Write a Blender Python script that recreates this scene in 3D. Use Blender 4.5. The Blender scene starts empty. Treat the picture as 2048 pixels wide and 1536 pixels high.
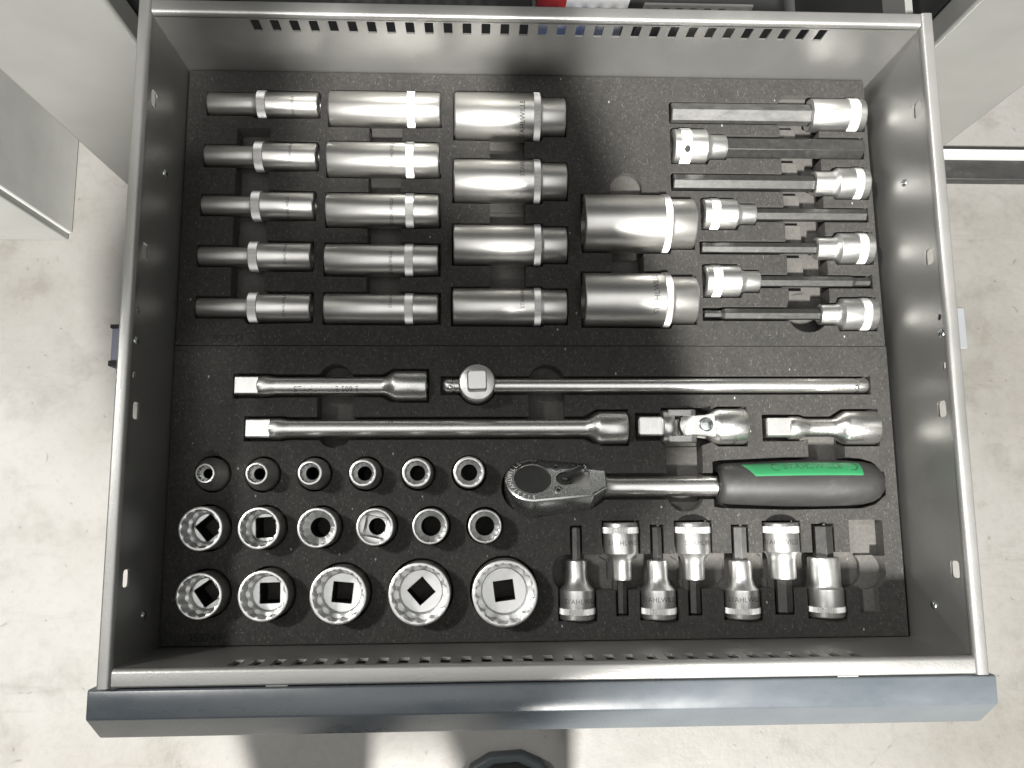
import bpy, bmesh, math, random
from math import sin, cos, pi, radians, hypot
from mathutils import Vector, Matrix, Euler
from mathutils.geometry import delaunay_2d_cdt
random.seed(7)
S = 0.001                      # all numbers below are millimetres
scn = bpy.context.scene
COL = scn.collection

# ------------------------------------------------------------------ camera
cam_d = bpy.data.cameras.new('camera')
cam_d.lens = 28.8; cam_d.sensor_width = 36; cam_d.sensor_fit = 'HORIZONTAL'
cam_d.clip_start = 0.005; cam_d.clip_end = 60
cam = bpy.data.objects.new('camera', cam_d); COL.objects.link(cam)
cam.location = (-0.0410, 0.0888, 0.5400)
cam.rotation_euler = (0.1433, -0.0425, -0.0071)
scn.camera = cam

# ------------------------------------------------------------------ light
world = bpy.data.worlds.new('World'); scn.world = world; world.use_nodes = True
wb = world.node_tree.nodes['Background']
wb.inputs[0].default_value = (0.96, 0.98, 1.0, 1); wb.inputs[1].default_value = 0.06

def area(name, target, direction, dist, sx, sy, power, color):
    l = bpy.data.lights.new(name, 'AREA'); l.shape = 'RECTANGLE'
    l.size = sx; l.size_y = sy; l.energy = power; l.color = color
    o = bpy.data.objects.new(name, l); COL.objects.link(o)
    d = Vector(direction).normalized(); o.location = Vector(target) + d*dist
    o.rotation_euler = d.to_track_quat('Z', 'Y').to_euler()
    return o
# row of hall lamps behind the photographer, and one off to the left
area('hall_lamp_front', (0, 0.2, 0), (0.02, -0.64, 1), 5.0, 0.16, 0.40, 800, (1.0, 0.975, 0.93))
area('hall_lamp_left', (-0.1, 0.2, 0), (-0.72, 0.30, 1), 4.5, 0.30, 0.40, 120, (1.0, 0.98, 0.95))
area('overhead_fill', (0, 0.2, 0), (0.0, -0.24, 1), 3.5, 3.6, 3.4, 54, (1.0, 0.99, 0.97))  # broad soft fill added overhead so the chrome reads bright
scn.view_settings.view_transform = 'Standard'
scn.view_settings.look = 'None'
scn.view_settings.exposure = 0.0
scn.view_settings.gamma = 1.0

# ------------------------------------------------------------------ materials
def new_mat(name):
    m = bpy.data.materials.new(name); m.use_nodes = True
    nt = m.node_tree; b = nt.nodes['Principled BSDF']
    return m, nt, b
def N(nt, t, **kw):
    n = nt.nodes.new(t)
    for k, v in kw.items():
        if k in n.inputs: n.inputs[k].default_value = v
        else: setattr(n, k, v)
    return n
def ramp(nt, fac, stops):
    r = nt.nodes.new('ShaderNodeValToRGB'); e = r.color_ramp.elements
    while len(e) < len(stops): e.new(0.5)
    for i, (p, c) in enumerate(stops):
        e[i].position = p; e[i].color = (c, c, c, 1) if not hasattr(c, '__len__') else (*c, 1)
    nt.links.new(fac, r.inputs[0]); return r.outputs[0]
def coords(nt, scale=(1, 1, 1), rot=(0, 0, 0), kind='Object'):
    tc = nt.nodes.new('ShaderNodeTexCoord'); mp = nt.nodes.new('ShaderNodeMapping')
    mp.inputs['Scale'].default_value = scale; mp.inputs['Rotation'].default_value = rot
    nt.links.new(tc.outputs[kind], mp.inputs[0]); return mp.outputs[0]
def noise(nt, vec, scale, detail=3, rough=0.5):
    n = nt.nodes.new('ShaderNodeTexNoise'); n.inputs['Scale'].default_value = scale
    n.inputs['Detail'].default_value = detail; n.inputs['Roughness'].default_value = rough
    nt.links.new(vec, n.inputs['Vector']); return n.outputs['Fac']
def bump(nt, h, strength, dist, b, normal=None):
    n = nt.nodes.new('ShaderNodeBump'); n.inputs['Strength'].default_value = strength
    n.inputs['Distance'].default_value = dist
    nt.links.new(h, n.inputs['Height'])
    if normal: nt.links.new(normal, n.inputs['Normal'])
    nt.links.new(n.outputs[0], b.inputs['Normal'])

def steel(name, col, rough, spread=0.08, bumpy=0.05, scale=900, streak=None):
    m, nt, b = new_mat(name)
    b.inputs['Metallic'].default_value = 1.0
    v = coords(nt, streak or (1, 1, 1))
    f = noise(nt, v, scale, 3, 0.6); g = noise(nt, coords(nt), 60, 4, 0.65)
    lo = tuple(c*0.90 for c in col)
    nt.links.new(ramp(nt, g, [(0.3, lo), (0.7, col)]), b.inputs['Base Color'])
    nt.links.new(ramp(nt, f, [(0.3, rough-spread), (0.7, rough+spread)]), b.inputs['Roughness'])
    if bumpy: bump(nt, f, bumpy, 0.0003, b)
    return m
M_SATIN = steel('satin_chrome', (0.82, 0.81, 0.78), 0.37, 0.04, 0.012, 1800)
M_MATT = steel('matt_chrome', (0.80, 0.80, 0.785), 0.38, 0.05, 0.012, 1800)
M_BRIGHT = steel('bright_chrome', (0.84, 0.835, 0.81), 0.31, 0.05, 0.0, 900)
M_KNURL = steel('knurled_chrome', (0.76, 0.755, 0.74), 0.40, 0.06, 0.10, 1600)
M_HEADFACE = steel('ratchet_head_steel', (0.74, 0.75, 0.75), 0.25, 0.04, 0.0, 900)
M_ENGR = steel('engraved_mark', (0.20, 0.20, 0.195), 0.45, 0.08, 0.2, 1800)
M_BORE = steel('broached_steel', (0.82, 0.825, 0.815), 0.42, 0.06, 0.02, 1200)
M_LETTER = None
M_ZINC = steel('zinc_screw', (0.62, 0.66, 0.66), 0.25, 0.06, 0.05, 500)

m, nt, b = new_mat('black_oxide_steel'); M_BLACKST = m
b.inputs['Metallic'].default_value = 0.35
v = coords(nt); f = noise(nt, v, 260, 5, 0.7); g = noise(nt, coords(nt, (6, 60, 60)), 12, 3, 0.6)
nt.links.new(ramp(nt, f, [(0.30, (0.030, 0.030, 0.029)), (0.62, (0.052, 0.052, 0.049)), (0.80, (0.10, 0.097, 0.09))]), b.inputs['Base Color'])
nt.links.new(ramp(nt, g, [(0.3, 0.34), (0.7, 0.52)]), b.inputs['Roughness'])
bump(nt, f, 0.15, 0.0003, b)

m, nt, b = new_mat('grey_hexagon_steel'); M_GREYHEX = m
b.inputs['Metallic'].default_value = 0.30
v = coords(nt); f = noise(nt, coords(nt, (0.5, 1, 1)), 160, 6, 0.75)
nt.links.new(ramp(nt, f, [(0.25, (0.045, 0.045, 0.043)), (0.5, (0.095, 0.095, 0.092)), (0.75, (0.14, 0.14, 0.134))]), b.inputs['Base Color'])
b.inputs['Roughness'].default_value = 0.55
bump(nt, f, 0.2, 0.0003, b)

# foam: black skin on top with short glints painted in as pale streaks, paler where it was cut
def foam_mat(name, dark, light, glint):
    m, nt, b = new_mat(name)
    v = coords(nt)
    big = noise(nt, v, 45, 3, 0.6)
    fine = noise(nt, coords(nt, (1.0, 0.45, 1), (0, 0, radians(38))), 1150, 3, 0.75)
    mid = noise(nt, v, 420, 4, 0.7)
    c1 = ramp(nt, mid, [(0.28, dark), (0.72, light)])
    sp = ramp(nt, fine, [(0.62, 0.0), (0.74, 1.0)])
    mx = N(nt, 'ShaderNodeMix', data_type='RGBA'); mx.inputs['B'].default_value = (*glint, 1)
    mul = N(nt, 'ShaderNodeMath', operation='MULTIPLY'); mul.inputs[1].default_value = 0.85
    nt.links.new(sp, mul.inputs[0]); nt.links.new(mul.outputs[0], mx.inputs['Factor'])
    nt.links.new(c1, mx.inputs['A'])
    hue = N(nt, 'ShaderNodeMix', data_type='RGBA', blend_type='MULTIPLY'); hue.inputs['Factor'].default_value = 0.5
    nt.links.new(mx.outputs['Result'], hue.inputs['A'])
    nt.links.new(ramp(nt, big, [(0.35, (0.72, 0.72, 0.72)), (0.65, (1, 0.985, 0.96))]), hue.inputs['B'])
    vd = N(nt, 'ShaderNodeTexVoronoi'); vd.inputs['Scale'].default_value = 95
    nt.links.new(coords(nt, (1, 0.6, 1), (0, 0, radians(25))), vd.inputs['Vector'])
    dust = N(nt, 'ShaderNodeMix', data_type='RGBA'); dust.inputs['B'].default_value = (0.34, 0.335, 0.32, 1)
    nt.links.new(ramp(nt, vd.outputs['Distance'], [(0.035, 0.9), (0.06, 0.0)]), dust.inputs['Factor'])
    nt.links.new(hue.outputs['Result'], dust.inputs['A'])
    nt.links.new(dust.outputs['Result'], b.inputs['Base Color'])
    nt.links.new(ramp(nt, fine, [(0.5, 0.85), (0.75, 0.42)]), b.inputs['Roughness'])
    b.inputs['Specular IOR Level'].default_value = 0.35
    bv = N(nt, 'ShaderNodeBevel', samples=4); bv.inputs['Radius'].default_value = 0.0007
    add = N(nt, 'ShaderNodeMath', operation='ADD'); nt.links.new(fine, add.inputs[0]); nt.links.new(mid, add.inputs[1])
    bump(nt, add.outputs[0], 0.35, 0.0004, b, bv.outputs[0])
    return m
M_FOAM = foam_mat('black_foam_skin', (0.028, 0.027, 0.0257), (0.052, 0.0505, 0.048), (0.29, 0.255, 0.24))
M_FOAMCUT = foam_mat('cut_grey_foam', (0.085, 0.082, 0.077), (0.125, 0.121, 0.114), (0.17, 0.166, 0.157))
m, nt, b = new_mat('pressed_number'); M_PRESS = m
b.inputs['Base Color'].default_value = (0.012, 0.012, 0.0115, 1); b.inputs['Roughness'].default_value = 0.9
nt.links.new(ramp(nt, noise(nt, coords(nt), 600), [(0.3, 0.008), (0.7, 0.018)]), b.inputs['Base Color'])

# metallic grey drawer paint
def paint(name, col, rough, metal=0.0, orange=0.12, scale=520, var=0.12, coat=0.0):
    m, nt, b = new_mat(name)
    v = coords(nt); g = noise(nt, v, 14, 4, 0.6); f = noise(nt, v, scale, 2, 0.5)
    nt.links.new(ramp(nt, g, [(0.3, tuple(c*(1-var) for c in col)), (0.7, tuple(c*(1+var*0.4) for c in col))]), b.inputs['Base Color'])
    b.inputs['Metallic'].default_value = metal
    nt.links.new(ramp(nt, g, [(0.3, rough-0.05), (0.7, rough+0.05)]), b.inputs['Roughness'])
    b.inputs['Coat Weight'].default_value = coat; b.inputs['Coat Roughness'].default_value = 0.15
    bump(nt, f, orange, 0.0004, b)
    return m
M_DRAWER = paint('silver_grey_drawer_paint', (0.42, 0.42, 0.405), 0.40, 0.74, 0.22, 900)
M_PANEL = paint('light_grey_cabinet_paint', (0.225, 0.227, 0.215), 0.38, 0.0, 0.06)
M_PANEL2 = paint('pale_grey_cabinet_paint', (0.74, 0.75, 0.72), 0.45, 0.0, 0.06)
M_PLINTH = paint('white_cabinet_paint', (0.34, 0.345, 0.33), 0.45, 0.0, 0.05)
M_DARKIN = paint('shaded_interior', (0.035, 0.036, 0.036), 0.6, 0.0, 0.1)  # interior shade is put into this colour; the cabinet is open on top
m, nt, b = new_mat('grip_rubber'); M_RUBBER = m
g = noise(nt, coords(nt, (0.6, 1, 1)), 55, 7, 0.7)
nt.links.new(ramp(nt, g, [(0.36, (0.024, 0.024, 0.024)), (0.56, (0.034, 0.034, 0.033)), (0.74, (0.075, 0.074, 0.071))]), b.inputs['Base Color'])
b.inputs['Roughness'].default_value = 0.52; bump(nt, noise(nt, coords(nt), 1500, 3, 0.6), 0.3, 0.0004, b)
M_GREEN = paint('green_inlay', (0.026, 0.205, 0.078), 0.42, 0.0, 0.08, 600, 0.1)
M_GREEN2 = paint('green_inlay_relief', (0.014, 0.115, 0.045), 0.42, 0.0, 0.08)
M_PLASTIC = paint('grey_plastic', (0.20, 0.21, 0.22), 0.5, 0.0, 0.05)
M_BLUEPL = paint('blue_grey_plastic', (0.20, 0.21, 0.28), 0.5, 0.0, 0.05)
M_HOLE = paint('hole_shade_black', (0.01, 0.01, 0.01), 0.7)  # near-black stands in for the shade inside holes; also eyes, stop ends
M_BLUE = paint('blue_film', (0.03, 0.26, 0.90), 0.3, 0.0, 0.4, 90)
M_RED = paint('red_print', (0.40, 0.035, 0.025), 0.4)
M_WHITE = paint('white_card', (0.75, 0.75, 0.74), 0.5)
M_SKIN = paint('skin', (0.55, 0.30, 0.21), 0.5, 0.0, 0.1)
M_JACKET = paint('grey_jacket_cloth', (0.22, 0.225, 0.23), 0.85, 0.0, 0.4, 700)
M_JEANS = paint('dark_trouser_cloth', (0.025, 0.03, 0.045), 0.85, 0.0, 0.4, 700)
M_HAIR = paint('brown_hair', (0.03, 0.02, 0.012), 0.6, 0.0, 0.5, 800)
M_BOOT = paint('dark_boot_leather', (0.022, 0.020, 0.019), 0.42, 0.0, 0.5, 250, 0.4)
M_SOLE = paint('dark_boot_welt', (0.055, 0.068, 0.072), 0.55, 0.0, 0.3)
M_CAMBODY = paint('silver_camera_shell', (0.45, 0.45, 0.45), 0.4)

M_LETTER = paint('worn_white_etching', (0.85, 0.85, 0.83), 0.6)
# blue grey front with handling smears
m, nt, b = new_mat('blue_grey_front_paint'); M_FRONT = m
v = coords(nt); g = noise(nt, coords(nt, (1, 2.2, 1)), 26, 5, 0.6)
nt.links.new(ramp(nt, g, [(0.30, (0.084, 0.099, 0.114)), (0.72, (0.112, 0.126, 0.138))]), b.inputs['Base Color'])
nt.links.new(ramp(nt, g, [(0.30, 0.24), (0.52, 0.30), (0.74, 0.40)]), b.inputs['Roughness'])
b.inputs['Specular IOR Level'].default_value = 0.6
bump(nt, noise(nt, v, 300, 3, 0.6), 0.05, 0.0004, b)

# worn concrete
m, nt, b = new_mat('worn_concrete'); M_CONC = m
v = coords(nt); g1 = noise(nt, v, 3.2, 7, 0.62); g2 = noise(nt, v, 11, 6, 0.65); g3 = noise(nt, v, 130, 4, 0.6)
ca = ramp(nt, g1, [(0.28, (0.185, 0.178, 0.160)), (0.48, (0.232, 0.227, 0.214)), (0.66, (0.262, 0.259, 0.252))])
cb = ramp(nt, g2, [(0.24, (0.62, 0.60, 0.56)), (0.46, (0.95, 0.94, 0.92)), (0.7, (1, 1, 1))])
cc = ramp(nt, g3, [(0.2, (0.84, 0.83, 0.81)), (0.5, (1, 1, 1))])
mx = N(nt, 'ShaderNodeMix', data_type='RGBA', blend_type='MULTIPLY'); mx.inputs['Factor'].default_value = 0.85
nt.links.new(ca, mx.inputs['A']); nt.links.new(cb, mx.inputs['B'])
my = N(nt, 'ShaderNodeMix', data_type='RGBA', blend_type='MULTIPLY'); my.inputs['Factor'].default_value = 0.6
nt.links.new(mx.outputs['Result'], my.inputs['A']); nt.links.new(cc, my.inputs['B'])
vo = N(nt, 'ShaderNodeTexVoronoi', feature='DISTANCE_TO_EDGE'); vo.inputs['Scale'].default_value = 1.7
wv = N(nt, 'ShaderNodeVectorMath', operation='ADD')
nz = nt.nodes.new('ShaderNodeTexNoise'); nz.inputs['Scale'].default_value = 4; nz.inputs['Detail'].default_value = 5
nt.links.new(v, nz.inputs['Vector'])
sc = N(nt, 'ShaderNodeVectorMath', operation='SCALE'); sc.inputs['Scale'].default_value = 0.35
nt.links.new(nz.outputs['Color'], sc.inputs[0]); nt.links.new(v, wv.inputs[0]); nt.links.new(sc.outputs[0], wv.inputs[1])
nt.links.new(wv.outputs[0], vo.inputs['Vector'])
cr = ramp(nt, vo.outputs['Distance'], [(0.0, (0.74, 0.72, 0.69)), (0.006, (1, 1, 1))])
mz = N(nt, 'ShaderNodeMix', data_type='RGBA', blend_type='MULTIPLY'); mz.inputs['Factor'].default_value = 0.22
nt.links.new(my.outputs['Result'], mz.inputs['A']); nt.links.new(cr, mz.inputs['B'])
vp = N(nt, 'ShaderNodeTexVoronoi'); vp.inputs['Scale'].default_value = 38; vp.inputs['Randomness'].default_value = 1
nt.links.new(wv.outputs[0], vp.inputs['Vector'])
pit = N(nt, 'ShaderNodeMix', data_type='RGBA', blend_type='MULTIPLY'); pit.inputs['Factor'].default_value = 0.5
nt.links.new(mz.outputs['Result'], pit.inputs['A'])
nt.links.new(ramp(nt, vp.outputs['Distance'], [(0.05, (0.45, 0.42, 0.38)), (0.12, (1, 1, 1))]), pit.inputs['B'])
scr = noise(nt, coords(nt, (1, 9, 1), (0, 0, radians(35))), 5, 6, 0.7)
scm = N(nt, 'ShaderNodeMix', data_type='RGBA', blend_type='MULTIPLY'); scm.inputs['Factor'].default_value = 0.5
nt.links.new(pit.outputs['Result'], scm.inputs['A'])
nt.links.new(ramp(nt, scr, [(0.30, (0.78, 0.765, 0.74)), (0.42, (1, 1, 1))]), scm.inputs['B'])
nt.links.new(scm.outputs['Result'], b.inputs['Base Color'])
nt.links.new(ramp(nt, g2, [(0.3, 0.42), (0.7, 0.65)]), b.inputs['Roughness'])
bump(nt, g3, 0.2, 0.002, b)

# ------------------------------------------------------------------ mesh helpers (millimetres in, metres stored)
class MB:
    def __init__(s): s.v = []; s.f = []; s.mi = []
    def add(s, vs, fs, mi=0):
        o = len(s.v); s.v += [tuple(p) for p in vs]
        for f in fs: s.f.append(tuple(i+o for i in f)); s.mi.append(mi)
        return s
    def box(s, x0, x1, y0, y1, z0, z1, mi=0):
        vs = [(x, y, z) for z in (z0, z1) for y in (y0, y1) for x in (x0, x1)]
        return s.add(vs, [(0, 2, 3, 1), (4, 5, 7, 6), (0, 1, 5, 4), (2, 6, 7, 3), (0, 4, 6, 2), (1, 3, 7, 5)], mi)
    def loft(s, rings, closed=True, cap0=False, cap1=False, mi=0):
        n = len(rings[0]); o = len(s.v)
        for r in rings: s.v += [tuple(p) for p in r]
        for i in range(len(rings)-1):
            for j in range(n if closed else n-1):
                k = (j+1) % n
                s.f.append((o+i*n+j, o+i*n+k, o+(i+1)*n+k, o+(i+1)*n+j)); s.mi.append(mi)
        if cap0: s.f.append(tuple(o+j for j in reversed(range(n)))); s.mi.append(mi)
        if cap1: s.f.append(tuple(o+(len(rings)-1)*n+j for j in range(n))); s.mi.append(mi)
        return s
    def mesh(s, name, mats, smooth=35):
        me = bpy.data.meshes.new(name)
        me.from_pydata([(a*S, b_*S, c*S) for a, b_, c in s.v], [], s.f)
        for mt in (mats if isinstance(mats, (list, tuple)) else [mats]): me.materials.append(mt)
        if any(s.mi): me.polygons.foreach_set('material_index', s.mi)
        bm = bmesh.new(); bm.from_mesh(me)
        bmesh.ops.remove_doubles(bm, verts=bm.verts, dist=1e-7)
        bmesh.ops.recalc_face_normals(bm, faces=bm.faces); bm.to_mesh(me); bm.free()
        if smooth:
            me.polygons.foreach_set('use_smooth', [True]*len(me.polygons))
            me.set_sharp_from_angle(angle=radians(smooth))
        me.update(); return me
    def build(s, name, mats, parent=None, smooth=35, bevel=0):
        o = bpy.data.objects.new(name, s.mesh(name, mats, smooth)); COL.objects.link(o)
        if parent: o.parent = parent
        if bevel:
            md = o.modifiers.new('bevel', 'BEVEL'); md.width = bevel*S; md.segments = 2
            md.limit_method = 'ANGLE'; md.angle_limit = radians(40)
        return o
def tag(o, label=None, cat=None, group=None, kind=None):
    for k, val in (('label', label), ('category', cat), ('group', group), ('kind', kind)):
        if val: o[k] = val
    return o
def thing(name, label, cat, loc=(0, 0, 0), rotz=0.0, group=None):
    o = bpy.data.objects.new(name, None); COL.objects.link(o); o.empty_display_size = 0.01
    o.location = Vector(loc)*S; o.rotation_euler = (0, 0, rotz)
    return tag(o, label, cat, group)

def circ(x, r, n=64, rf=None):         # ring round the local x axis
    return [(x, (r if rf is None else rf(r, 2*pi*j/n))*cos(2*pi*j/n), (r if rf is None else rf(r, 2*pi*j/n))*sin(2*pi*j/n)) for j in range(n)]
def turned(profile, n=64):             # turned body along x
    return [circ(x, max(r, 0.001), n) for x, r in profile]
def hexring(x, af, vertex_up=True, rot=0.0):    # across flats
    R = af/2/cos(pi/6); a0 = (pi/2 if vertex_up else pi/2+pi/6)+rot
    return [(x, R*cos(a0+k*pi/3), R*sin(a0+k*pi/3)) for k in range(6)]
def sqring(x, a, c=0.12):
    h = a/2; k = h*(1-c*2)
    return [(x, y, z) for y, z in ((h, k), (k, h), (-k, h), (-h, k), (-h, -k), (-k, -h), (k, -h), (h, -k))]
def rrect(x0, x1, y0, y1, r, n=6):
    r = min(r, (x1-x0)/2-0.01, (y1-y0)/2-0.01); p = []
    for cx, cy, a in ((x1-r, y1-r, 0), (x0+r, y1-r, pi/2), (x0+r, y0+r, pi), (x1-r, y0+r, 3*pi/2)):
        for k in range(n+1): p.append((cx+r*cos(a+pi/2*k/n), cy+r*sin(a+pi/2*k/n)))
    return p
def disc(cx, cy, r, n=40): return [(cx+r*cos(2*pi*k/n), cy+r*sin(2*pi*k/n)) for k in range(n)]

def cdt(polys):
    vs, es, fs = [], [], []
    for p in polys:
        o = len(vs); n = len(p); vs += [Vector(q) for q in p]
        fs.append(list(range(o, o+n)))
    V, E_, F, ov, oe, of = delaunay_2d_cdt(vs, es, fs, 1, 1e-4)
    return V, F, of
def plate(outer, holes, t, fn, mb=None, mi=0):
    """flat sheet with real openings; fn maps (a, b, depth) to a point"""
    mb = mb or MB(); V, F, of = cdt([outer]+holes)
    keep = [f for f, o in zip(F, of) if list(o) == [0]]
    n = len(V); vs = [fn(v.x, v.y, 0) for v in V]+[fn(v.x, v.y, t) for v in V]
    fs = [tuple(f) for f in keep]+[tuple(i+n for i in reversed(f)) for f in keep]
    cnt = {}
    for f in keep:
        for i in range(len(f)):
            e = (f[i], f[(i+1) % len(f)]); cnt[e] = 1
    for (a, c) in cnt:
        if (c, a) not in cnt: fs.append((a, c, c+n, a+n))
    return mb.add(vs, fs, mi)

_tc = {}
def text2d(s, size):
    if s not in _tc:
        cu = bpy.data.curves.new('t', 'FONT'); cu.body = s; cu.align_x = 'CENTER'; cu.align_y = 'CENTER'; cu.resolution_u = 2
        o = bpy.data.objects.new('t', cu); COL.objects.link(o); bpy.context.view_layer.update()
        me = bpy.data.meshes.new_from_object(o.evaluated_get(bpy.context.evaluated_depsgraph_get()))
        _tc[s] = ([tuple(v.co[:2]) for v in me.vertices], [tuple(p.vertices) for p in me.polygons])
        bpy.data.objects.remove(o); bpy.data.curves.remove(cu); bpy.data.meshes.remove(me)
    v, f = _tc[s]; return [(a*size, c*size) for a, c in v], f
def engrave(parent, s, size, x, R, ang=0.0, along=False, name='engraved_lettering', flip=1, stretch=1.0):
    """lettering laid round (or along) a turned body; ang is measured from straight up"""
    v, f = text2d(s, size); r = R+0.04; out = []
    for a, c in v:
        a *= stretch
        if along: px, th = x+a*flip, ang+c*flip/r
        else: px, th = x-c*flip, ang+a*flip/r
        out.append((px, r*sin(th), r*cos(th)))
    return MB().add(out, f).build(name, M_ENGR, parent, smooth=0)
def knurl(parent, x0, x1, R, teeth=84, amp=0.22, mat=None):
    n = teeth*2
    def ring(x, r, k=1): return [(x, (r+(amp*k if j % 2 else -amp*k))*cos(2*pi*j/n), (r+(amp*k if j % 2 else -amp*k))*sin(2*pi*j/n)) for j in range(n)]
    rr = [ring(x0, R-0.7, 0), ring(x0+0.35, R-0.1), ring(x1-0.35, R-0.1), ring(x1, R-0.7, 0)]
    return MB().loft(rr).build('knurled_band', mat or M_KNURL, parent, smooth=0)

# ------------------------------------------------------------------ floor
o = MB().add([(-6000, -6000, -450), (6000, -6000, -450), (6000, 6000, -450), (-6000, 6000, -450)], [(0, 1, 2, 3)]).build('floor', M_CONC, smooth=0)
tag(o, kind='structure', label='pale worn concrete floor far below the drawer')

# ------------------------------------------------------------------ the drawer
XL, XR, Y0, Y1, ZT = -240.3, 243.0, 0.0, 387.3, 67.0
drawer = thing('drawer_box', 'open silver grey steel drawer with blue grey front, holding the foam trays', 'drawer', (0, 190, -36))
def dpart(mb, name, mat, smooth=35, parent=None, bevel=0):
    me_v = [(x, y-190, z+36) for x, y, z in mb.v] if parent is None else mb.v
    mb.v = me_v
    return mb.build(name, mat, parent or drawer, smooth, bevel)
dpart(MB().box(XL+0.2, XR-0.2, Y0+0.2, Y1-0.2, -35.8, -34.4), 'bottom', M_DRAWER, 0)
slot = lambda c, w, z0, z1: rrect(c-w/2, c+w/2, z0, z1, 0.7, 3)
# back and front sheets, 31 slots each
bs = [slot(-179.5+12.05*k, 5.6, 48.2, 61.0) for k in range(31)]
dpart(plate([(XL, -36), (XR, -36), (XR, 63), (XL, 63)], bs, 1.2, lambda a, c, t: (a, Y1+t, c)), 'back_wall', M_DRAWER, 30)
fs_ = [slot(-177.0+11.8*k, 5.8, 45.0, 61.6) for k in range(31)]
dpart(plate([(XL, -36), (XR, -36), (XR, 63), (XL, 63)], fs_, 1.8, lambda a, c, t: (a, Y0-t, c)), 'front_wall', M_DRAWER, 30)
def side_slots(ys): return [rrect(y-5.0, y+5.0, 49.6, 58.4, 2.2, 4) for y in ys]
sy = (337.5, 239.5, 143.2, 47.3)
lh = side_slots(sy)+[disc(202.3, 59.5, 2.3, 14), disc(163.3, 59.5, 2.3, 14)]
dpart(plate([(Y0-9.5, -36), (Y1+8.3, -36), (Y1+8.3, 63), (Y0-9.5, 63)], lh, 1.2, lambda a, c, t: (XL-t, a, c)), 'side_wall', M_DRAWER, 30)
rh = side_slots(sy)+[disc(199.3, 59.5, 2.0, 14), rrect(167.2, 171.0, 58.0, 62.0, 0.5, 2)]
dpart(plate([(Y0-9.5, -36), (Y1+8.3, -36), (Y1+8.3, 63), (Y0-9.5, 63)], rh, 1.2, lambda a, c, t: (XR+t, a, c)), 'side_wall', M_DRAWER, 30)
# folded rims: rounded inner fold, flat top, lip turned down
def rim_profile(w, r=2.6):
    p = [(0.0, 62.6)]
    for k in range(7): a = pi-pi/2*k/6; p.append((r+r*cos(a), ZT-r+r*sin(a)))
    for k in range(5): a = pi/2-pi/2*k/4; p.append((w-1.2+1.2*cos(a), ZT-1.2+1.2*sin(a)))
    p += [(w, 57), (w-1.1, 57), (w-1.1, ZT-1.4), (r+0.2, ZT-1.4), (1.25, ZT-r-0.6), (1.25, 62.6)]
    return p
def rim(w, a0, a1, fn):
    pr = rim_profile(w); return MB().loft([[fn(t, z, a0) for t, z in pr], [fn(t, z, a1) for t, z in pr]], cap0=True, cap1=True)
dpart(rim(7.6, Y0-10.4, Y1+9.2, lambda t, z, a: (XL-t, a, z)), 'rim', M_DRAWER, 40)
dpart(rim(7.6, Y0-10.4, Y1+9.2, lambda t, z, a: (XR+t, a, z)), 'rim', M_DRAWER, 40)
dpart(rim(9.2, XL+0.3, XR-0.3, lambda t, z, a: (a, Y1+t, z-0.3)), 'rim', M_DRAWER, 40)
dpart(rim(10.0, XL+0.3, XR-0.3, lambda t, z, a: (a, Y0-t, z-0.3)), 'rim', M_DRAWER, 40)
# front panel with sloping grip edge
FX0, FX1 = -254.4, 257.2
prof = [(-11.6, 20), (-11.6, 60.6), (-12.1, 61.6), (-13.0, 62), (-26.6, 62), (-27.6, 61.6), (-28.3, 60.8), (-41.2, 43.6), (-41.8, 42.6), (-41.9, 41.4), (-41.2, 40.4), (-38, 38), (-30, 37), (-30, 20)]
mb = MB(); cen = [(-20, 40)]
ringsx = []
for x, k in ((FX0, 0.985), (FX0+1.0, 1.0), (FX1-1.0, 1.0), (FX1, 0.985)):
    ringsx.append([(x, -22+(y+22)*k if 0 < 1 else y, 42+(z-42)*k) for y, z in prof])
mb.loft(ringsx, cap0=True, cap1=True)
dpart(mb, 'front_panel', M_FRONT, 40)
for x in (-152, 171):
    dpart(MB().box(x-6, x+6, -11.55, -10.3, 59.5, 61.2), 'fixing_tab', M_DRAWER, 0)
dpart(MB().box(XL, XR, -11.3, -10.2, -36, 55), 'front_stiffener', M_DARKIN, 0)  # dark sheet behind the slots; the hollow's shade is in its colour
# screws in the side walls
def screw(x, y, z, sgn):
    mb = MB(); n = 18
    rr = [[(x+sgn*d, y+r*cos(2*pi*j/n), z+r*sin(2*pi*j/n)) for j in range(n)] for d, r in ((0, 2.7), (0.5, 2.6), (1.1, 1.9), (1.3, 1.0))]
    mb.loft(rr, cap1=True)
    p = dpart(mb, 'screw', M_ZINC, 30)
    k = MB().box(x+sgn*0.9, x+sgn*1.36, y-1.3, y+1.3, z-0.25, z+0.25).box(x+sgn*0.9, x+sgn*1.37, y-0.25, y+0.25, z-1.3, z+1.3)
    k.v = [(a, b_-190, c+36) for a, b_, c in k.v]
    k.build('cross_recess', M_HOLE, p, 0)
for y, z in ((298.6, 31.2), (183.5, 60.2), (23.4, 26.5)):
    screw(XL, y, z, 1)
for y, z in ((297.0, 31.8), (188.8, 60.2), (23.5, 27.6)):
    screw(XR, y, z, -1)
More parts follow.
